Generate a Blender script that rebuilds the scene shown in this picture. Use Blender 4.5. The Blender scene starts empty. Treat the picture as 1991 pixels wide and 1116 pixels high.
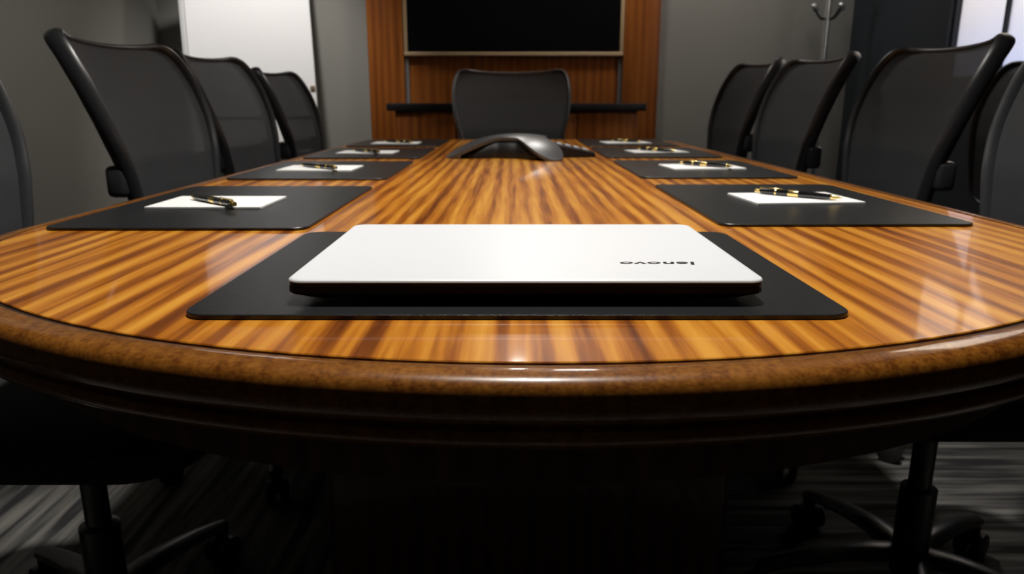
import bpy, bmesh, math, random
from mathutils import Vector, Matrix, Euler
random.seed(7)
PI = math.pi
SC = bpy.context.scene
COL = SC.collection

# ------------------------------------------------------------------ camera, world, lights, exposure
cam_d = bpy.data.cameras.new('camera')
cam = bpy.data.objects.new('camera', cam_d)
COL.objects.link(cam)
cam.location = (0.0, 0.0, 0.903)
cam.rotation_euler = (PI/2 - math.radians(14.17), 0, 0)
cam_d.sensor_width = 36.0
cam_d.lens = 1430.0/1991.0*36.0
cam_d.clip_start = 0.02
cam_d.dof.use_dof = True
cam_d.dof.focus_distance = 0.66
cam_d.dof.aperture_fstop = 9.0
SC.camera = cam

SC.view_settings.view_transform = 'Standard'
SC.view_settings.look = 'None'
SC.view_settings.exposure = 0.0
SC.view_settings.gamma = 1.0
SC.view_settings.use_curve_mapping = False

world = bpy.data.worlds.new('world')
SC.world = world
world.use_nodes = True
world.node_tree.nodes['Background'].inputs[0].default_value = (0.5, 0.55, 0.65, 1)
world.node_tree.nodes['Background'].inputs[1].default_value = 0.02

def spot(name, loc, power, angle, blend, col, target=None, radius=0.06):
    l = bpy.data.lights.new(name, 'SPOT')
    l.energy = power; l.spot_size = math.radians(angle); l.spot_blend = blend
    l.color = col; l.shadow_soft_size = radius
    o = bpy.data.objects.new(name, l); COL.objects.link(o)
    o.location = loc
    if target is not None:
        d = Vector(target) - Vector(loc)
        o.rotation_euler = d.to_track_quat('-Z', 'Y').to_euler()
    return o

def area(name, loc, power, sx, sy, col, target):
    l = bpy.data.lights.new(name, 'AREA')
    l.energy = power; l.shape = 'RECTANGLE'; l.size = sx; l.size_y = sy; l.color = col
    o = bpy.data.objects.new(name, l); COL.objects.link(o)
    o.location = loc
    d = Vector(target) - Vector(loc)
    o.rotation_euler = d.to_track_quat('-Z', 'Y').to_euler()
    return o

WARM = (1.0, 0.95, 0.88)
spot('downlight', (0.05, 1.00, 2.66), 228, 80, 1.0, WARM, (0.02, 1.12, 0.3), 0.08)
spot('downlight', (0.03, 2.45, 2.66), 85, 72, 0.8, WARM, (0.03, 2.45, 0), 0.07)
spot('accent_light', (0.04, 4.62, 2.34), 10, 34, 0.8, WARM, (0.0, 0.85, 0.74), 0.06)
spot('wall_washer', (0.40, 4.10, 2.62), 24, 155, 0.4, WARM, (0.1, 4.3, 0.0), 0.14)
spot('corner_downlight', (-1.1, 3.55, 2.66), 120, 62, 0.8, (1.0, 0.96, 0.92), (-1.42, 4.45, 1.1), 0.07)
spot('corner_downlight', (1.3, 3.95, 2.66), 34, 120, 0.8, (1.0, 0.96, 0.92), (1.2, 4.6, 0.5), 0.12)
spot('left_wall_fill', (-1.25, 2.1, 2.66), 60, 80, 1.0, (1.0, 0.96, 0.92), (-2.18, 2.9, 0.9), 0.07)  # added fill, no fixture here; lifts the left wall
area('pane_warm_fill', (2.75, 3.2, 2.35), 44, 1.6, 0.5, (1.0, 0.80, 0.58), (2.1, 3.2, 1.7))  # unseen lamp added behind the frosted panes to warm their upper part
area('pane_blue_fill', (2.75, 3.1, 0.85), 5.5, 1.4, 0.4, (0.30, 0.48, 1.0), (2.1, 3.1, 1.15))  # added blue fill behind the panes, tints their lower part; no screen there

# ------------------------------------------------------------------ materials
def new_mat(name):
    m = bpy.data.materials.new(name); m.use_nodes = True
    nt = m.node_tree
    return m, nt, nt.nodes['Principled BSDF']

def simple(name, col, rough=0.5, metal=0.0, spec=0.5, noise=0.0, scale=200, bump=0.0, coat=0.0):
    m, nt, b = new_mat(name)
    b.inputs['Base Color'].default_value = (*col, 1)
    b.inputs['Roughness'].default_value = rough
    b.inputs['Metallic'].default_value = metal
    b.inputs['Specular IOR Level'].default_value = spec
    b.inputs['Coat Weight'].default_value = coat
    tc = nt.nodes.new('ShaderNodeTexCoord')
    n = nt.nodes.new('ShaderNodeTexNoise')
    n.inputs['Scale'].default_value = scale; n.inputs['Detail'].default_value = 3
    nt.links.new(tc.outputs['Object'], n.inputs['Vector'])
    if noise > 0:
        r = nt.nodes.new('ShaderNodeMix'); r.data_type = 'RGBA'
        r.inputs['A'].default_value = (*[c*(1-noise) for c in col], 1)
        r.inputs['B'].default_value = (*[min(1, c*(1+noise)) for c in col], 1)
        nt.links.new(n.outputs['Fac'], r.inputs['Factor'])
        nt.links.new(r.outputs['Result'], b.inputs['Base Color'])
    if bump > 0:
        bp = nt.nodes.new('ShaderNodeBump'); bp.inputs['Strength'].default_value = bump
        bp.inputs['Distance'].default_value = 0.001
        nt.links.new(n.outputs['Fac'], bp.inputs['Height'])
        nt.links.new(bp.outputs['Normal'], b.inputs['Normal'])
    return m

def wood(name, stops, stretch, lam, rough, coat, coat_rough=0.06, w=(.25, .35, .2, .2), dist=6.0):
    """ribbon-striped wood: irregular bands about lam metres wide running along the axis whose stretch is small"""
    m, nt, b = new_mat(name)
    N, L = nt.nodes.new, nt.links.new
    tc = N('ShaderNodeTexCoord')
    def mapped(k):
        mp = N('ShaderNodeMapping'); mp.inputs['Scale'].default_value = [k*a for a in stretch]
        L(tc.outputs['Object'], mp.inputs['Vector']); return mp.outputs['Vector']
    wv = N('ShaderNodeTexWave'); wv.wave_type = 'BANDS'; wv.bands_direction = 'X'
    wv.inputs['Scale'].default_value = 0.314; wv.inputs['Distortion'].default_value = dist
    wv.inputs['Detail'].default_value = 2.0; wv.inputs['Detail Scale'].default_value = 0.6
    L(mapped(1/lam), wv.inputs['Vector'])
    fs = [wv.outputs['Fac']]
    for k, det in ((1.1/lam, 2), (0.22/lam, 2), (4.5/lam, 4)):
        n = N('ShaderNodeTexNoise'); n.inputs['Scale'].default_value = 1.0; n.inputs['Detail'].default_value = det
        L(mapped(k), n.inputs['Vector']); fs.append(n.outputs['Fac'])
    acc = None
    for f, wt in zip(fs, w):
        mu = N('ShaderNodeMath'); mu.operation = 'MULTIPLY_ADD'; mu.inputs[1].default_value = wt
        L(f, mu.inputs[0])
        if acc is None: mu.inputs[2].default_value = 0
        else: L(acc, mu.inputs[2])
        acc = mu.outputs[0]
    rp = N('ShaderNodeValToRGB'); cr = rp.color_ramp
    cr.elements[0].position = stops[0][0]; cr.elements[0].color = (*stops[0][1], 1)
    cr.elements[1].position = stops[-1][0]; cr.elements[1].color = (*stops[-1][1], 1)
    for p, co in stops[1:-1]:
        e = cr.elements.new(p); e.color = (*co, 1)
    L(acc, rp.inputs['Fac']); L(rp.outputs['Color'], b.inputs['Base Color'])
    b.inputs['Roughness'].default_value = rough
    b.inputs['Coat Weight'].default_value = coat
    b.inputs['Coat Roughness'].default_value = coat_rough
    b.inputs['Specular IOR Level'].default_value = 0.3
    return m

M = {}
T_STOPS = [(0.34, (0.13, 0.030, 0.003)), (0.43, (0.30, 0.085, 0.006)), (0.51, (0.52, 0.185, 0.014)), (0.62, (0.72, 0.33, 0.04))]
M['table_wood'] = wood('table_wood', T_STOPS, (1, 0.04, 1), 0.029, 0.32, 0.45, w=(.13, .34, .23, .30))
M['edge_wood'] = wood('edge_wood', [(0.38, (0.11, 0.032, 0.004)), (0.5, (0.20, 0.070, 0.009)), (0.62, (0.28, 0.11, 0.016))],
                      (1, 1, 1.5), 0.016, 0.30, 0.8, w=(.05, .25, .2, .5))
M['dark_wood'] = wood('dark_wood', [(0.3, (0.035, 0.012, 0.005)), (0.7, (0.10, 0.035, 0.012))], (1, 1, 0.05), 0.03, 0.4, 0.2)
W_STOPS = [(0.32, (0.13, 0.034, 0.005)), (0.45, (0.24, 0.066, 0.009)), (0.55, (0.31, 0.096, 0.014)), (0.68, (0.38, 0.130, 0.022))]
M['panel_wood'] = wood('panel_wood', W_STOPS, (1, 1, 0.04), 0.05, 0.45, 0.15, w=(.12, .4, .25, .23))
M['inlay'] = simple('inlay', (0.012, 0.005, 0.003), 0.5)
M['pad'] = simple('pad_leather', (0.009, 0.010, 0.0115), 0.34, spec=0.5, noise=0.2, scale=900, bump=0.25)
M['pad_edge'] = simple('pad_edge', (0.006, 0.006, 0.007), 0.5)
M['paper'] = simple('paper', (0.85, 0.85, 0.85), 0.7, noise=0.02)
M['silver'] = simple('silver_lid', (0.73, 0.76, 0.80), 0.38, metal=0.0, spec=0.6, noise=0.02, scale=600)
M['laptop_black'] = simple('laptop_black', (0.005, 0.005, 0.006), 0.45, spec=0.2)
M['lettering'] = simple('lettering_black', (0.01, 0.01, 0.012), 0.4)
M['rubber'] = simple('rubber', (0.01, 0.01, 0.01), 0.8)
M['pen_black'] = simple('pen_lacquer', (0.006, 0.006, 0.007), 0.12, coat=0.6)
M['gold'] = simple('gold', (0.95, 0.72, 0.28), 0.22, metal=1.0)
M['chair_plastic'] = simple('chair_plastic', (0.036, 0.039, 0.044), 0.34, spec=0.9, noise=0.1, scale=300)
M['seat_fabric'] = simple('seat_fabric', (0.012, 0.012, 0.013), 0.9, noise=0.3, scale=500, bump=0.4)
M['phone_shell'] = simple('phone_shell', (0.17, 0.175, 0.18), 0.30, metal=0.75, noise=0.05)
M['phone_black'] = simple('phone_black', (0.008, 0.008, 0.009), 0.5)
M['key'] = simple('phone_key', (0.45, 0.46, 0.48), 0.4)
M['wall'] = simple('wall_paint', (0.26, 0.255, 0.23), 0.85, noise=0.06, scale=120, bump=0.2)
M['slate'] = simple('slate_paint', (0.022, 0.028, 0.036), 0.6, noise=0.06, scale=120)
M['ceiling'] = simple('ceiling_tile', (0.35, 0.35, 0.34), 0.9, noise=0.08, scale=90)
M['screen'] = simple('screen_glass', (0.004, 0.004, 0.005), 0.30, spec=0.25)
M['bronze'] = simple('bronze_frame', (0.62, 0.45, 0.26), 0.5, metal=0.2)
M['alu'] = simple('aluminium', (0.55, 0.56, 0.57), 0.35, metal=0.8)
M['steel'] = simple('brushed_steel', (0.62, 0.66, 0.68), 0.3, metal=0.9)
M['stone'] = simple('dark_stone', (0.010, 0.009, 0.009), 0.5, noise=0.3, scale=80)
M['board'] = simple('whiteboard', (0.80, 0.79, 0.77), 0.45, noise=0.01)
M['easel'] = simple('easel_black', (0.02, 0.02, 0.02), 0.5)
M['clip'] = simple('clip_brown', (0.18, 0.14, 0.08), 0.4, metal=0.4)

def mesh_fabric():
    m, nt, b = new_mat('chair_mesh')
    N, L = nt.nodes.new, nt.links.new
    tc = N('ShaderNodeTexCoord')
    n = N('ShaderNodeTexNoise'); n.inputs['Scale'].default_value = 400; n.inputs['Detail'].default_value = 2
    L(tc.outputs['Object'], n.inputs['Vector'])
    r = N('ShaderNodeMix'); r.data_type = 'RGBA'
    r.inputs['A'].default_value = (0.024, 0.027, 0.031, 1); r.inputs['B'].default_value = (0.050, 0.055, 0.062, 1)
    L(n.outputs['Fac'], r.inputs['Factor']); L(r.outputs['Result'], b.inputs['Base Color'])
    b.inputs['Roughness'].default_value = 0.65
    b.inputs['Sheen Weight'].default_value = 0.0
    tr = N('ShaderNodeBsdfTransparent')
    mx = N('ShaderNodeMixShader'); mx.inputs['Fac'].default_value = 0.025
    out = nt.nodes['Material Output']
    L(b.outputs['BSDF'], mx.inputs[1]); L(tr.outputs['BSDF'], mx.inputs[2]); L(mx.outputs['Shader'], out.inputs['Surface'])
    return m
M['chair_mesh'] = mesh_fabric()

def carpet_mat():
    m, nt, b = new_mat('carpet')
    N, L = nt.nodes.new, nt.links.new
    tc = N('ShaderNodeTexCoord')
    def streak(sc):
        mp = N('ShaderNodeMapping'); mp.inputs['Scale'].default_value = sc
        L(tc.outputs['Object'], mp.inputs['Vector'])
        n = N('ShaderNodeTexNoise'); n.inputs['Scale'].default_value = 1; n.inputs['Detail'].default_value = 5
        L(mp.outputs['Vector'], n.inputs['Vector'])
        return n
    a, c = streak((38, 2.2, 1)), streak((2.2, 38, 1))
    ck = N('ShaderNodeTexChecker'); ck.inputs['Scale'].default_value = 1.0
    ck.inputs['Color1'].default_value = (0, 0, 0, 1); ck.inputs['Color2'].default_value = (1, 1, 1, 1)
    mp = N('ShaderNodeMapping'); mp.inputs['Scale'].default_value = (1/1.7, 1/1.7, 0.01); mp.inputs['Location'].default_value = (0.0, 0.5, 0.5)
    L(tc.outputs['Object'], mp.inputs['Vector']); L(mp.outputs['Vector'], ck.inputs['Vector'])
    mx = N('ShaderNodeMix'); mx.data_type = 'FLOAT'
    L(ck.outputs['Fac'], mx.inputs['Factor']); L(a.outputs['Fac'], mx.inputs['A']); L(c.outputs['Fac'], mx.inputs['B'])
    rp = N('ShaderNodeValToRGB')
    rp.color_ramp.elements[0].position = 0.38; rp.color_ramp.elements[0].color = (0.022, 0.022, 0.024, 1)
    rp.color_ramp.elements[1].position = 0.66; rp.color_ramp.elements[1].color = (0.22, 0.215, 0.20, 1)
    L(mx.outputs['Result'], rp.inputs['Fac']); L(rp.outputs['Color'], b.inputs['Base Color'])
    b.inputs['Roughness'].default_value = 0.95
    return m
M['carpet'] = carpet_mat()

def frosted_mat():
    m, nt, b = new_mat('frosted_glass')
    N, L = nt.nodes.new, nt.links.new
    tl = N('ShaderNodeBsdfTranslucent'); tl.inputs['Color'].default_value = (0.85, 0.88, 0.92, 1)
    gl = N('ShaderNodeBsdfGlossy'); gl.inputs['Roughness'].default_value = 0.3; gl.inputs['Color'].default_value = (0.8, 0.8, 0.8, 1)
    mx = N('ShaderNodeMixShader'); mx.inputs['Fac'].default_value = 0.06
    L(tl.outputs['BSDF'], mx.inputs[1]); L(gl.outputs['BSDF'], mx.inputs[2])
    L(mx.outputs['Shader'], nt.nodes['Material Output'].inputs['Surface'])
    return m
M['frosted'] = frosted_mat()

# ------------------------------------------------------------------ mesh helpers
def obj(name, bm, mat, parent=None, smooth=True, mats=None):
    me = bpy.data.meshes.new(name)
    bmesh.ops.recalc_face_normals(bm, faces=bm.faces[:])
    bm.to_mesh(me); bm.free()
    if smooth:
        for p in me.polygons: p.use_smooth = True
        try: me.set_sharp_from_angle(angle=math.radians(38))
        except Exception: pass
    me.materials.append(M[mat])
    for x in (mats or []): me.materials.append(M[x])
    o = bpy.data.objects.new(name, me); COL.objects.link(o)
    if parent: o.parent = parent
    return o

def tag(o, label, cat, group=None):
    o['label'] = label; o['category'] = cat
    if group: o['group'] = group
    return o

def thing(name, label, cat, loc=(0, 0, 0), rotz=0, group=None):
    o = bpy.data.objects.new(name, None); COL.objects.link(o)
    o.location = loc; o.rotation_euler = (0, 0, rotz); o.empty_display_size = 0.05
    return tag(o, label, cat, group)

def struct(o):
    o['kind'] = 'structure'
    return o

def dup(root, loc, rotz, label, group=None):
    r = root.copy(); COL.objects.link(r); r.location = loc; r.rotation_euler = (0, 0, rotz); r['label'] = label
    if group: r['group'] = group
    for ch in list(root.children):
        c = ch.copy(); COL.objects.link(c); c.parent = r
        for g in list(ch.children):
            d = g.copy(); COL.objects.link(d); d.parent = c
    return r

def add_box(bm, x0, x1, y0, y1, z0, z1, bev=0.0, seg=2):
    r = bmesh.ops.create_cube(bm, size=1.0)
    vs = r['verts']
    for v in vs:
        v.co = Vector((x0 + (v.co.x+.5)*(x1-x0), y0 + (v.co.y+.5)*(y1-y0), z0 + (v.co.z+.5)*(z1-z0)))
    if bev > 0:
        es = list({e for v in vs for e in v.link_edges})
        bmesh.ops.bevel(bm, geom=es, offset=bev, segments=seg, affect='EDGES', profile=0.5)
    return bm

def box(*a, **k):
    return add_box(bmesh.new(), *a, **k)

def rrect(w, d, r, n=8):
    """rounded rectangle, counter-clockwise, centred"""
    pts = []
    for cx, cy, a0 in ((w/2-r, d/2-r, 0), (-w/2+r, d/2-r, PI/2), (-w/2+r, -d/2+r, PI), (w/2-r, -d/2+r, 1.5*PI)):
        for i in range(n+1):
            a = a0 + PI/2*i/n
            pts.append((cx + r*math.cos(a), cy + r*math.sin(a)))
    return pts

def offset(pts, d):
    """move a closed ccw outline inward by d"""
    n = len(pts); out = []
    for i in range(n):
        p, a, b = Vector(pts[i]), Vector(pts[i-1]), Vector(pts[(i+1) % n])
        t = (b - a)
        t.normalize()
        nrm = Vector((-t.y, t.x))
        out.append((p.x + nrm.x*d, p.y + nrm.y*d))
    return out

def add_rings(bm, rings, cap0=True, cap1=True, closed=False):
    """loft equal-length closed rings of 3-D points"""
    vr = [[bm.verts.new(p) for p in r] for r in rings]
    n = len(vr[0])
    m = len(vr)
    for i in range(m if closed else m-1):
        A, B = vr[i], vr[(i+1) % m]
        for j in range(n):
            bm.faces.new((A[j], A[(j+1) % n], B[(j+1) % n], B[j]))
    if not closed:
        if cap0: bm.faces.new(list(reversed(vr[0])))
        if cap1: bm.faces.new(vr[-1])
    return bm

def prism(outline, prof, bm=None):
    """prof = list of (inset, z) from bottom to top; caps both ends"""
    bm = bm or bmesh.new()
    rings = []
    for d, z in prof:
        o = offset(outline, d) if abs(d) > 1e-9 else outline
        rings.append([(x, y, z) for x, y in o])
    return add_rings(bm, rings)

def add_tube(bm, path, rad, n=12, cap=True, closed=False, flat=None):
    """sweep a circle (or ellipse: rad = (ra, rb) with rb along `flat`) along path"""
    P = [Vector(p) for p in path]; m = len(P); rings = []
    up = Vector((0, 0, 1))
    for i in range(m):
        if closed: t = P[(i+1) % m] - P[i-1]
        else: t = P[min(i+1, m-1)] - P[max(i-1, 0)]
        t.normalize()
        ref = Vector(flat) if flat is not None else (up if abs(t.z) < 0.95 else Vector((1, 0, 0)))
        b = (ref - t*ref.dot(t)).normalized()
        a = t.cross(b).normalized()
        r = rad[i] if isinstance(rad, list) else rad
        ra, rb = r if isinstance(r, tuple) else (r, r)
        rings.append([P[i] + a*(ra*math.cos(2*PI*k/n)) + b*(rb*math.sin(2*PI*k/n)) for k in range(n)])
    add_rings(bm, rings, cap, cap, closed)
    return bm

def tube(*a, **k):
    return add_tube(bmesh.new(), *a, **k)

def lathe(prof, n=24, bm=None, loc=(0, 0, 0), mat=None):
    """prof = (r, z) list bottom to top around z"""
    bm = bm or bmesh.new()
    rings = []
    for r, z in prof:
        ring = []
        for k in range(n):
            v = Vector((r*math.cos(2*PI*k/n), r*math.sin(2*PI*k/n), z))
            if mat is not None: v = mat @ v
            ring.append(v + Vector(loc))
        rings.append(ring)
    return add_rings(bm, rings)

def catmull(pts, sub=6, closed=False):
    n = len(pts); out = []
    rng = range(n if closed else n-1)
    for i in rng:
        p = [Vector(pts[(i+k) % n] if closed else pts[max(0, min(n-1, i+k))]) for k in (-1, 0, 1, 2)]
        for s in range(sub):
            t = s/sub
            out.append(0.5*((2*p[1]) + (p[2]-p[0])*t + (2*p[0]-5*p[1]+4*p[2]-p[3])*t*t + (3*p[1]-p[0]-3*p[2]+p[3])*t**3))
    if not closed: out.append(Vector(pts[-1]))
    return out

# ------------------------------------------------------------------ room
XL, XR, YB, YF, ZC = -2.18, 2.10, 4.80, -1.80, 2.70
struct(obj('floor', box(XL-.2, XR+.2, YF-.2, YB+.2, -0.1, 0.0), 'carpet', smooth=False))
struct(obj('ceiling', box(XL-.2, XR+1.2, YF-.2, YB+.2, ZC, ZC+.1), 'ceiling', smooth=False))
struct(obj('wall_left', box(XL-.1, XL, YF, YB, 0, ZC), 'wall', smooth=False))
struct(obj('wall_back', box(XL-.1, XR+.1, YB, YB+.1, 0, ZC), 'wall', smooth=False))
struct(obj('wall_front', box(XL-.1, XR+.1, YF-.1, YF, 0, ZC), 'wall', smooth=False))
WY0, WY1, WZ0, WZ1 = 2.55, 3.74, 1.00, 2.30
bm = bmesh.new()
add_box(bm, XR, XR+.1, YF, WY0, 0, ZC)
add_box(bm, XR, XR+.1, WY1, YB, 0, ZC)
add_box(bm, XR, XR+.1, WY0, WY1, 0, WZ0)
add_box(bm, XR, XR+.1, WY0, WY1, WZ1, ZC)
struct(obj('wall_right', bm, 'slate', smooth=False))
win = bpy.data.objects.new('window_1', None); COL.objects.link(win); struct(win); win.location = (XR+.05, WY0, WZ0)
def wbox(y0, y1, z0, z1, x0=-.02, x1=.02):
    return box(x0, x1, y0-WY0, y1-WY0, z0-WZ0, z1-WZ0)
bm = bmesh.new()
for a in ((WY0, WY0+.014, WZ0, WZ1), (WY1-.014, WY1, WZ0, WZ1), (WY0+.014, WY1-.014, WZ0, WZ0+.014), (WY0+.014, WY1-.014, WZ1-.014, WZ1)):
    add_box(bm, -.03, .03, a[0]-WY0, a[1]-WY0, a[2]-WZ0, a[3]-WZ0)
obj('window_frame', bm, 'slate', win, smooth=False)
YM = 3.365
obj('mullion', wbox(YM-.008, YM+.008, WZ0+.014, WZ1-.014), 'slate', win, smooth=False)
obj('pane', wbox(WY0+.014, YM-.008, WZ0+.014, WZ1-.014, -.004, .004), 'frosted', win, smooth=False)
obj('pane', wbox(YM+.008, WY1-.014, WZ0+.014, WZ1-.014, -.004, .004), 'frosted', win, smooth=False)
struct(obj('baseboard_left', box(XL, XL+.012, YF, YB, 0, .1), 'easel', smooth=False))
struct(obj('baseboard_right', box(XR-.012, XR, YF, YB, 0, .1), 'easel', smooth=False))

# wood panelling around the television
struct(obj('trim_1', box(-.885, -.665, YB-.07, YB, 0, ZC, bev=.003), 'panel_wood'))
struct(obj('trim_2', box(.685, .905, YB-.07, YB, 0, ZC, bev=.003), 'panel_wood'))
struct(obj('trim_3', box(-.665, .685, YB-.03, YB, 0, ZC), 'panel_wood', smooth=False))
struct(obj('trim_4', box(-.663, -.640, YB-.045, YB-.03, 0.80, 1.160), 'alu', smooth=False))
struct(obj('trim_5', box(.660, .683, YB-.045, YB-.03, 0.80, 1.160), 'alu', smooth=False))

# television
tv = thing('television', 'large black flat television in thin bronze frame on wood-panelled wall', 'television', (0.01, YB-.03, 1.175))
obj('screen', box(-.650, .650, -.035, 0, .022, .80), 'screen', tv, smooth=False)
bm = bmesh.new()
for a in ((-.672, .672, 0, .022), (-.672, .672, .80, .822), (-.672, -.650, .022, .80), (.650, .672, .022, .80)):
    add_box(bm, a[0], a[1], -.045, 0, a[2], a[3], bev=.002)
obj('bezel', bm, 'bronze', tv)

# credenza
cr = thing('credenza', 'reddish wooden credenza with black stone top below the television', 'cabinet', (0.025, 4.53, 0))
obj('body', box(-.70, .70, -.165, .195, .06, .85), 'panel_wood', cr, smooth=False)
obj('plinth', box(-.67, .67, -.13, .18, 0, .06), 'easel', cr, smooth=False)
obj('stone_top', box(-.745, .745, -.20, .195, .85, .892, bev=.004), 'stone', cr)
for k in range(4):
    x0 = -.70 + .35*k
    dr = obj('door', box(x0+.003, x0+.347, -.183, -.165, .07, .835, bev=.002), 'panel_wood', cr)

# ------------------------------------------------------------------ conference table
TZ = 0.740
TCX, TA = 0.022, 0.685
Y0, Y1, TB = 0.414, 3.33, 0.565
def table_outline():
    pts = []
    n = 72
    for i in range(n+1):                       # near end, left to right (ccw seen from above)
        a = PI + PI*i/n
        pts.append((TA*math.cos(a), Y0 + TB + TB*math.sin(a)))
    ys = [Y0+TB + (Y1-.24-Y0-TB)*i/14 for i in range(1, 15)]
    pts += [(TA, y) for y in ys[:-1]]
    r = .24
    for cx, a0 in ((TA-r, 0), (-TA+r, PI/2)):
        for i in range(13):
            a = a0 + PI/2*i/12
            pts.append((cx + r*math.cos(a), Y1-r + r*math.sin(a)))
    pts += [(-TA, y) for y in reversed(ys[:-1])]
    return pts
OUT = table_outline()
tb = thing('conference_table', 'long glossy striped-wood conference table with rounded near end and moulded edge', 'table', (TCX, 0, 0))
bm = prism(offset(OUT, .034), [(0, TZ-.03), (0, TZ-.0008), (.0008, TZ)])
obj('tabletop', bm, 'table_wood', tb)
def sweep(prof, closed=True):
    bm = bmesh.new()
    rings = [[(x, y, z) for x, y in offset(OUT, d)] for d, z in prof]
    return add_rings(bm, rings, closed=closed)
obj('inlay_line', sweep([(.0335, TZ-.0022), (.0285, TZ-.0022), (.0285, TZ-.012), (.0335, TZ-.012)]), 'inlay', tb)
P = [(.0285, -.012), (.0285, -.0006), (.0275, .0), (.020, .0001), (.012, -.0007), (.0065, -.0025), (.0028, -.0060), (.0008, -.0105), (.0, -.016), (.0, -.022), (.0015, -.0275), (.005, -.031),
     (.0078, -.0322), (.0078, -.0342), (.004, -.0352), (.0022, -.038), (.0025, -.043), (.006, -.0475), (.014, -.050), (.0285, -.050)]
obj('edge_moulding', sweep([(d, TZ+z) for d, z in P]), 'edge_wood', tb)
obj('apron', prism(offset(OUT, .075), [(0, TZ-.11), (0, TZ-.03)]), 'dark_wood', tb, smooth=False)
for yc in (1.15, 2.40):
    bm = bmesh.new()
    prism([(x, y+yc) for x, y in rrect(.56, .50, .03, 4)], [(0, .07), (0, TZ-.11)], bm)
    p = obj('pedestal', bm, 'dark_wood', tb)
    obj('pedestal_plinth', prism([(x, y+yc) for x, y in rrect(.52, .46, .02, 4)], [(0, 0.0), (0, .07)]), 'easel', p)

# ------------------------------------------------------------------ desk pads
def pad_mesh(w, d):
    return prism(rrect(w, d, .020), [(.0006, 0), (0, .0006), (0, .0034), (.0008, .0042)])
PADS = []
def pad(x, y, w, d, label):
    o = obj('desk_pad', pad_mesh(w, d), 'pad')
    o.location = (x, y, TZ)
    PADS.append(o)
    return tag(o, label, 'desk pad', 'black desk pads on the table')
PT = TZ + .0042
pad(.004, .728, .522, .372, 'wide black desk pad under the closed silver laptop')
ROWS = [1.185, 1.805, 2.40, 2.975]
ROWN = ['nearest', 'second nearest', 'third nearest', 'farthest']
for k, y in enumerate(ROWS):
    for sgn, sn in ((-1, 'left'), (1, 'right')):
        x = -.440 if sgn < 0 else .452
        yy = y + (.030 if sgn > 0 else 0)
        pad(x, yy, .345, .485 if k == 0 else .47, f'{ROWN[k]} black desk pad along the {sn} side of the table, holding a white notepad')

# ------------------------------------------------------------------ laptop
lap = thing('laptop', 'closed silver laptop with black lettering on black desk pad', 'laptop', (.011, .7065, PT))
LW, LD = .385, .276
rl = rrect(LW, LD, .014, 8)
obj('lid', prism(rl, [(.0004, .0182), (0, .0186), (0.0003, .0197), (.0012, .0205), (.003, .0210), (.006, .0212)]), 'silver', lap)
obj('screen_edge', prism(offset(rl, .0008), [(0, .0145), (0, .0182)]), 'laptop_black', lap)
obj('base', prism(rl, [(.030, .0022), (.016, .0035), (.0015, .0085), (0, .0098), (0.0003, .0140), (.001, .0145)]), 'laptop_black', lap)
for sx in (-1, 1):
    for sy in (-1, 1):
        obj('foot', lathe([(.006, 0), (.0065, .0005), (.0065, .0028)], 16, loc=(sx*.13, sy*.085, 0)), 'rubber', lap)
cu = bpy.data.curves.new('lettering_curve', 'FONT')
cu.body = 'lenovo'; cu.size = 0.020; cu.extrude = 0.0001; cu.offset = 0.00045; cu.shear = 0.12
cu.align_x = 'CENTER'; cu.space_character = 1.08
to = bpy.data.objects.new('lettering_tmp', cu); COL.objects.link(to)
dg = bpy.context.evaluated_depsgraph_get()
me = bpy.data.meshes.new_from_object(to.evaluated_get(dg))
bpy.data.objects.remove(to, do_unlink=True)
xs = [v.co.x for v in me.vertices]; ysv = [v.co.y for v in me.vertices]
sx = .066/(max(xs)-min(xs)); sy = .0125/(max(ysv)-min(ysv)); cx = (max(xs)+min(xs))/2; y0 = min(ysv)
me.transform(Matrix.Rotation(PI, 4, 'Z') @ Matrix.Diagonal((sx, sy, 1, 1)) @ Matrix.Translation((-cx, -y0, 0)))
me.materials.clear(); me.materials.append(M['lettering'])
lt = bpy.data.objects.new('lettering', me); COL.objects.link(lt); lt.parent = lap
lt.location = (.1165, -.083+.0125, .02125)
lt['label'] = 'black lettering upside down'

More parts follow.
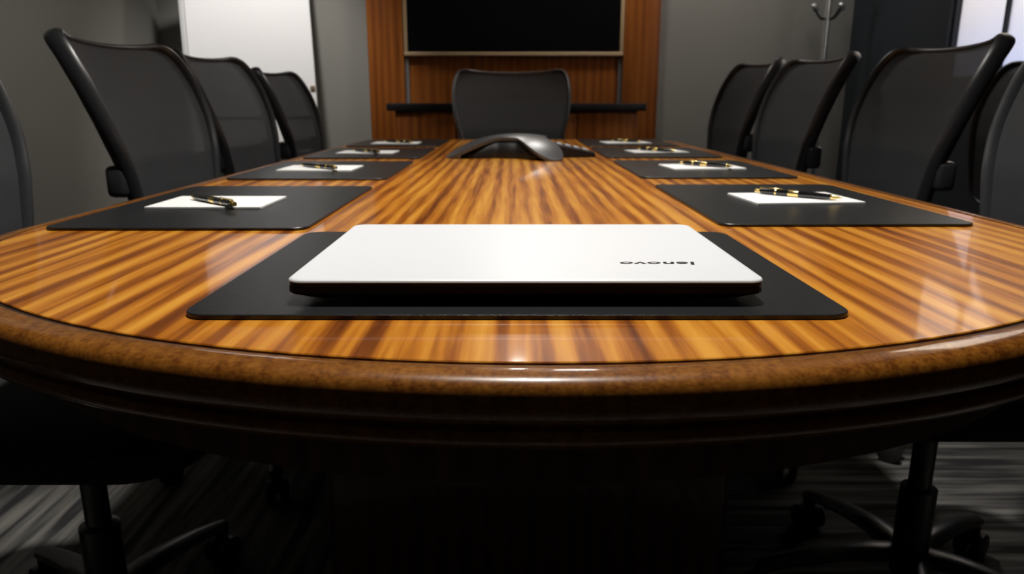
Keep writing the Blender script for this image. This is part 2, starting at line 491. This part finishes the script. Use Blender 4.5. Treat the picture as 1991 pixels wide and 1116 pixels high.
# ------------------------------------------------------------------ notepads and pens
def q(a, b): return ((a[0]+b[0])/2, (a[1]+b[1])/2)
NP = {}
def notepad(x, y, rot, label):
    o = obj('notepad', box(-.0885, .0885, -.066, .066, 0, .0035, bev=.0004, seg=1), 'paper', smooth=False)
    o.location = (x, y, PT); o.rotation_euler = (0, 0, rot)
    return tag(o, label, 'notepad', 'white notepads on the desk pads')
NT = PT + .0035
pen0 = None
def make_pen(loc, rot, label):
    """pen along +x from clicker (x=-L/2) to tip (x=+L/2), lying on z=0"""
    t = thing('pen', label, 'pen', loc, rot, 'black and gold pens on the notepads')
    R = .0052
    mt = Matrix.Translation((0, 0, R)) @ Matrix.Rotation(PI/2, 4, 'Y')
    def L(prof, n=16): return lathe(prof, n, mat=mt)
    obj('barrel', L([(.0042, -.058), (.0046, -.052), (.0052, -.010), (.0052, .004), (.0050, .030), (.0040, .0545)]), 'pen_black', t)
    obj('end_cap', L([(.0016, -.0685), (.0030, -.0675), (.0034, -.066), (.0026, -.063), (.0024, -.0605), (.0042, -.0595), (.0043, -.058)]), 'gold', t)['label'] = 'gold end cap'
    obj('centre_band', L([(.0053, -.012), (.0056, -.0112), (.0056, .0045), (.0053, .005)]), 'gold', t)['label'] = 'gold centre band'
    obj('ring', L([(.0049, -.034), (.0054, -.0334), (.0054, -.0316), (.0050, -.031)]), 'gold', t)['label'] = 'gold ring'
    obj('tip', L([(.0041, .0545), (.0043, .0555), (.0036, .060), (.0016, .0665), (.0006, .070), (.0003, .0715)]), 'gold', t)['label'] = 'gold writing tip'
    bm = bmesh.new()
    add_box(bm, -.060, -.022, -.0016, .0016, 2*R-.0002, 2*R+.0010, bev=.0004, seg=1)
    add_box(bm, -.060, -.055, -.0014, .0014, 2*R-.002, 2*R+.0005)
    obj('clip', bm, 'gold', t)['label'] = 'gold pocket clip'
    for c in t.children:
        c.data.transform(Matrix.Scale(1.07, 4))
    return t
def pen(x, y, rot, label):
    global pen0
    if pen0 is None: pen0 = make_pen((x, y, NT), rot, label); return pen0
    return dup(pen0, (x, y, NT), rot, label)
NOTES = [  # side, row, note x, y, rot, pen x, y, rot
    ('left', 0, -.470, 1.178, 0.0, -.469, 1.150, PI-.74),
    ('left', 1, -.462, 1.797, -.02, -.462, 1.772, PI-.72),
    ('left', 2, -.457, 2.370, -.02, -.457, 2.340, PI-.80),
    ('left', 3, -.448, 2.905, -.02, -.440, 2.890, PI-.6),
    ('right', 0, .470, 1.228, .08, .474, 1.228, -.78),
    ('right', 1, .468, 1.838, .10, .475, 1.824, -.82),
    ('right', 2, .466, 2.410, .12, .462, 2.390, -.85),
    ('right', 3, .445, 2.940, .12, .450, 2.945, -.85)]
for side, row, x, y, r, px, py, pr in NOTES:
    notepad(x, y, r, f'white notepad on the {ROWN[row]} desk pad along the {side} side')
    pen(px, py, pr, f'black and gold pen across the notepad on the {ROWN[row]} {side}-side pad')

# ------------------------------------------------------------------ conference phone
ph = thing('conference_phone', 'dark grey arched conference phone with keypad on table centre', 'phone', (.018, 2.275, TZ))
AR = [math.radians(a) for a in (201, 299, 80)]
def Rth(a):
    r = .088
    for c in AR:
        d = (a - c + PI) % (2*PI) - PI
        r += .137*math.exp(-(d/.40)**4)*0.5 + .137*math.exp(-(d/.30)**2)*0.5
    return min(r, .224)
bm = bmesh.new()
NA, NR = 120, 22
def shell_z(r): return .064*max(0, 1-(r/.222)**2.3) + .004
cv = bm.verts.new((0, 0, shell_z(0)))
prev = None
for i in range(1, NR+1):
    ring = []
    for k in range(NA):
        a = 2*PI*k/NA; r = Rth(a)*i/NR
        ring.append(bm.verts.new((r*math.cos(a), r*math.sin(a), shell_z(r))))
    for k in range(NA):
        if prev is None: bm.faces.new((cv, ring[k], ring[(k+1) % NA]))
        else: bm.faces.new((prev[k], ring[k], ring[(k+1) % NA], prev[(k+1) % NA]))
    prev = ring
geom = bm.faces[:]
ex = bmesh.ops.extrude_face_region(bm, geom=geom)
for v in [g for g in ex['geom'] if isinstance(g, bmesh.types.BMVert)]:
    v.co.z = max(0.0, v.co.z - .009)
obj('shell', bm, 'phone_shell', ph)
bm = bmesh.new()
rings = []
for f, dz in ((.70, None), (.72, .35), (.66, .8), (.52, .98)):
    ring = []
    for k in range(NA):
        a = 2*PI*k/NA; R_ = Rth(a); R_ = .100 + (R_-.088)*.62
        r = R_*f/.72
        z = 0.0 if dz is None else max(.004, (shell_z(r)-.006)*dz)
        ring.append((r*math.cos(a), r*math.sin(a), z))
    rings.append(ring)
obj('speaker_body', add_rings(bm, rings), 'phone_black', ph)
kp = bmesh.new()
kpo = [(.075, -.052), (.215, -.038), (.232, -.02), (.236, .02), (.222, .045), (.10, .066), (.075, .06)]
kpo = [(v.x, v.y) for v in catmull([(x, y, 0) for x, y in kpo], 4, True)]
lo = [(x, y, 0.001) for x, y in kpo]
hi = [(x, y, .044 - .034*((x-.075)/.16)) for x, y in kpo]
hi2 = [(.155+(x-.155)*.95, .005+(y-.005)*.93, .048 - .034*((x-.075)/.16)) for x, y in kpo]
add_rings(kp, [lo, hi, hi2])
kpd = obj('keypad', kp, 'phone_black', ph)
for i in range(5):
    for j in range(3):
        x = .100 + .026*i; y = -.028 + .030*j
        z = .048 - .034*((x-.075)/.16)
        k = bmesh.new()
        add_box(k, -.008, .008, -.009, .009, -.002, .0035, bev=.0015, seg=2)
        bmesh.ops.transform(k, matrix=Matrix.Translation((x, y, z)) @ Matrix.Rotation(math.radians(12), 4, 'Y'), verts=k.verts)
        obj('key', k, 'key', kpd)

# ------------------------------------------------------------------ task chairs (local: front is +y, origin on the floor)
HALF = [(0, 1.026), (.09, 1.028), (.165, 1.033), (.215, 1.037), (.243, 1.024), (.256, .985), (.260, .935), (.257, .885), (.248, .83),
        (.232, .775), (.212, .70), (.192, .625), (.168, .565), (.12, .535), (.06, .530), (0, .529)]
YB_Z = [(.50, -.190), (.60, -.205), (.70, -.216), (.78, -.230), (.86, -.256), (.94, -.288), (1.00, -.318), (1.05, -.348)]
def back_y(z, s):
    for (z0, y0), (z1, y1) in zip(YB_Z, YB_Z[1:]):
        if z <= z1 or z1 == YB_Z[-1][0]:
            t = (z-z0)/(z1-z0); y = y0 + (y1-y0)*t; break
    return y + .045*(s/.25)**2
def back_outline():
    full = HALF + [(-x, z) for x, z in reversed(HALF[1:-1])]
    c = catmull([(x, z, 0) for x, z in full], 3, True)
    return [(v.x, v.y) for v in c]
def make_chair(loc, rot, label):
    t = thing('office_chair', label, 'chair', loc, rot, 'black mesh-back office chairs')
    bo = back_outline()
    path = [(x, back_y(z, x), z) for x, z in bo]
    rad = []
    for x, z in bo:
        side = min(1, max(0, (abs(x)-.15)/.08))
        rad.append((.008 + .002*side, .010 + .010*side))
    bm = bmesh.new()
    P3 = [Vector(p) for p in path]; m = len(P3); rings = []
    for i in range(m):
        tg = (P3[(i+1) % m]-P3[i-1]).normalized()
        ref = Vector((0, 1, .25)); b = (ref - tg*ref.dot(tg)).normalized(); a = tg.cross(b).normalized()
        ra, rb = rad[i]
        rings.append([P3[i] + a*(ra*math.cos(2*PI*k/14)) + b*(rb*math.sin(2*PI*k/14)) for k in range(14)])
    add_rings(bm, rings, closed=True)
    obj('back_frame', bm, 'chair_plastic', t)
    bm = bmesh.new()
    cz = .79; nr = 14
    c0 = bm.verts.new((0, back_y(cz, 0)+.006, cz)); prev = None
    for i in range(1, nr+1):
        f = i/nr*.985
        ring = [bm.verts.new((x*f, back_y(cz+(z-cz)*f, x*f)+.006, cz+(z-cz)*f)) for x, z in bo]
        n = len(ring)
        for k in range(n):
            if prev is None: bm.faces.new((c0, ring[k], ring[(k+1) % n]))
            else: bm.faces.new((prev[k], ring[k], ring[(k+1) % n], prev[(k+1) % n]))
        prev = ring
    obj('back_mesh', bm, 'chair_mesh', t)
    # lumbar bar with knobs at the ends
    pts = [(x, back_y(.74, x)-.034 + .01*abs(x)/.24, .74) for x in [-.235+.47*i/16 for i in range(17)]]
    bm = tube(pts, (.010, .022), 10, flat=(0, 0, 1))
    for s in (-1, 1):
        add_box(bm, s*.226-.016, s*.226+.014, back_y(.74, .236)-.050, back_y(.74, .236)-.006, .705, .772, bev=.012, seg=3)
    obj('lumbar_bar', bm, 'chair_plastic', t)
    # spine from under the seat to the back
    pts = catmull([(0, -.02, .415), (0, -.16, .415), (0, -.235, .45), (0, -.255, .55), (0, -.262, .66), (0, -.275, .755)], 5)
    obj('back_support', tube(pts, (.012, .030), 10, flat=(1, 0, 0)), 'chair_plastic', t)
    so = [(x, y+.03) for x, y in rrect(.50, .47, .09, 8)]
    bm = prism(so, [(.03, .435), (.008, .445), (0, .46), (.003, .482), (.018, .495), (.045, .501), (.080, .503)])
    obj('seat', bm, 'seat_fabric', t)
    bm = prism([(x, y+.02) for x, y in rrect(.26, .28, .04, 5)], [(0.02, .385), (0, .40), (0, .436)])
    obj('seat_mechanism', bm, 'chair_plastic', t)
    obj('gas_column', lathe([(.030, .07), (.030, .24), (.019, .245), (.019, .39)], 20), 'chair_plastic', t)
    for k in range(5):
        a = 2*PI*k/5 + .3
        d = Vector((math.cos(a), math.sin(a), 0))
        pts = catmull([d*.0 + Vector((0, 0, .105)), d*.08 + Vector((0, 0, .112)), d*.18 + Vector((0, 0, .100)), d*.27 + Vector((0, 0, .078))], 4)
        lg = obj('base_leg', tube(pts, [(.030 - .014*i/(len(pts)-1), .017 - .006*i/(len(pts)-1)) for i in range(len(pts))], 10), 'chair_plastic', t)
        bm = bmesh.new()
        side = Vector((-d.y, d.x, 0))
        for s in (-1, 1):
            c = d*.265 + side*(.016*s) + Vector((0, 0, .028))
            mt = Matrix.Translation(c) @ d.cross(Vector((0, 0, 1))).to_track_quat('Z', 'Y').to_matrix().to_4x4()
            lathe([(.020, -.010), (.028, -.007), (.028, .007), (.020, .010)], 18, bm, mat=mt)
        add_box(bm, d.x*.265-.009, d.x*.265+.009, d.y*.265-.009, d.y*.265+.009, .03, .075)
        obj('caster', bm, 'easel', lg)
    return t
chair0 = None
def chair(x, y, rot, label):
    global chair0
    if chair0 is None: chair0 = make_chair((x, y, 0), rot, label); return chair0
    return dup(chair0, (x, y, 0), rot, label)
LEFT, RIGHT = -PI/2, PI/2       # turned to face the table from the left / right side
chair(-.620, 1.785, LEFT, 'black mesh-back office chair on the left, largest one, behind the nearest left desk pad')
chair(-.668, 1.060, LEFT, 'black office chair cut off by the left picture edge')
chair(-.635, 2.36, LEFT, 'second fully seen black mesh chair along the left side, half hidden by the largest one')
chair(-.650, 3.04, LEFT, 'farthest black mesh chair along the left side, in front of the white flip chart').scale = (.98, .98, .98)
chair(.770, 1.905, RIGHT-.02, 'black mesh-back office chair on the right, largest one, before the bright frosted window')
chair(.722, 1.178, RIGHT, 'black office chair beside the table cut off by the right picture edge')
chair(.700, 2.480, RIGHT, 'middle black mesh chair of the right side, between the largest and the farthest')
chair(.690, 3.080, RIGHT, 'farthest black mesh chair along the right side, against the grey back wall').scale = (1.015, 1.015, 1.015)
chair(-.002, 3.205, PI, 'black mesh chair at the far head of the table below the television')
chair(1.56, 2.61, RIGHT, 'black office chair standing back against the right wall below the frosted window')

# ------------------------------------------------------------------ flip chart easel
fe = thing('flip_chart', 'white flip chart leaning on black easel in the back left corner', 'flip chart', (-1.445, 4.29, 0), math.atan2(.25, .69))
TILT = math.radians(-11)
def lean(bm):
    bmesh.ops.transform(bm, matrix=Matrix.Translation((0, 0, .62)) @ Matrix.Rotation(TILT, 4, 'X'), verts=bm.verts)
    return bm
obj('board', lean(box(-.345, .335, .0, .018, 0, 1.15)), 'board', fe, smooth=False)
bm = bmesh.new()
for a in ((-.363, -.345, 0, 1.15), (.335, .340, 0, 1.15), (-.363, .340, -.02, 0), (-.363, .340, 1.15, 1.17)):
    add_box(bm, a[0], a[1], -.004, .022, a[2], a[3], bev=.001, seg=1)
obj('frame', lean(bm), 'alu', fe)
obj('paper_pad', lean(box(-.333, .336, -.012, -.0005, .20, 1.12)), 'paper', fe, smooth=False)
obj('pen_tray', lean(box(-.33, .33, -.065, -.004, -.02, -.008, bev=.003)), 'alu', fe)
obj('clamp', lean(box(-.33, .33, -.022, -.012, 1.085, 1.125, bev=.003)), 'easel', fe)
obj('clip', lean(box(.305, .332, -.02, -.012, .345, .375, bev=.002)), 'clip', fe)['label'] = 'brown clip'
for s in (-1, 1):
    obj('leg', tube([(s*.34, -.085, 0.0), (s*.30, .05, .66), (s*.22, .21, 1.55)], .014, 10), 'easel', fe)
obj('leg', tube([(0, .42, 0.0), (0, .215, 1.50)], .014, 10), 'easel', fe)

# ------------------------------------------------------------------ coat stand
cs = thing('coat_stand', 'slim metal coat stand with ball-tipped hooks in the back right corner', 'coat stand', (1.80, 4.45, 0))
obj('pole', lathe([(.017, .02), (.017, 1.72), (.012, 1.74), (.004, 1.75)], 20), 'steel', cs)
obj('foot_plate', lathe([(.17, 0), (.175, .004), (.17, .014), (.05, .022), (.02, .03)], 36), 'easel', cs)
for z, rr in ((1.40, .10), (1.66, .13)):
    for k in range(4):
        a = PI/2*k + (0.35 if z < 1.5 else .9)
        d = Vector((math.cos(a), math.sin(a), 0))
        pts = catmull([Vector((0, 0, z-.04)), d*.05+Vector((0, 0, z-.035)), d*rr+Vector((0, 0, z+.02))], 5)
        h = obj('hook', tube(pts, .006, 8), 'easel', cs)
        bm = bmesh.new()
        bmesh.ops.create_uvsphere(bm, u_segments=14, v_segments=10, radius=.017, matrix=Matrix.Translation(d*rr+Vector((0, 0, z+.022))))
        obj('ball', bm, 'steel', h)
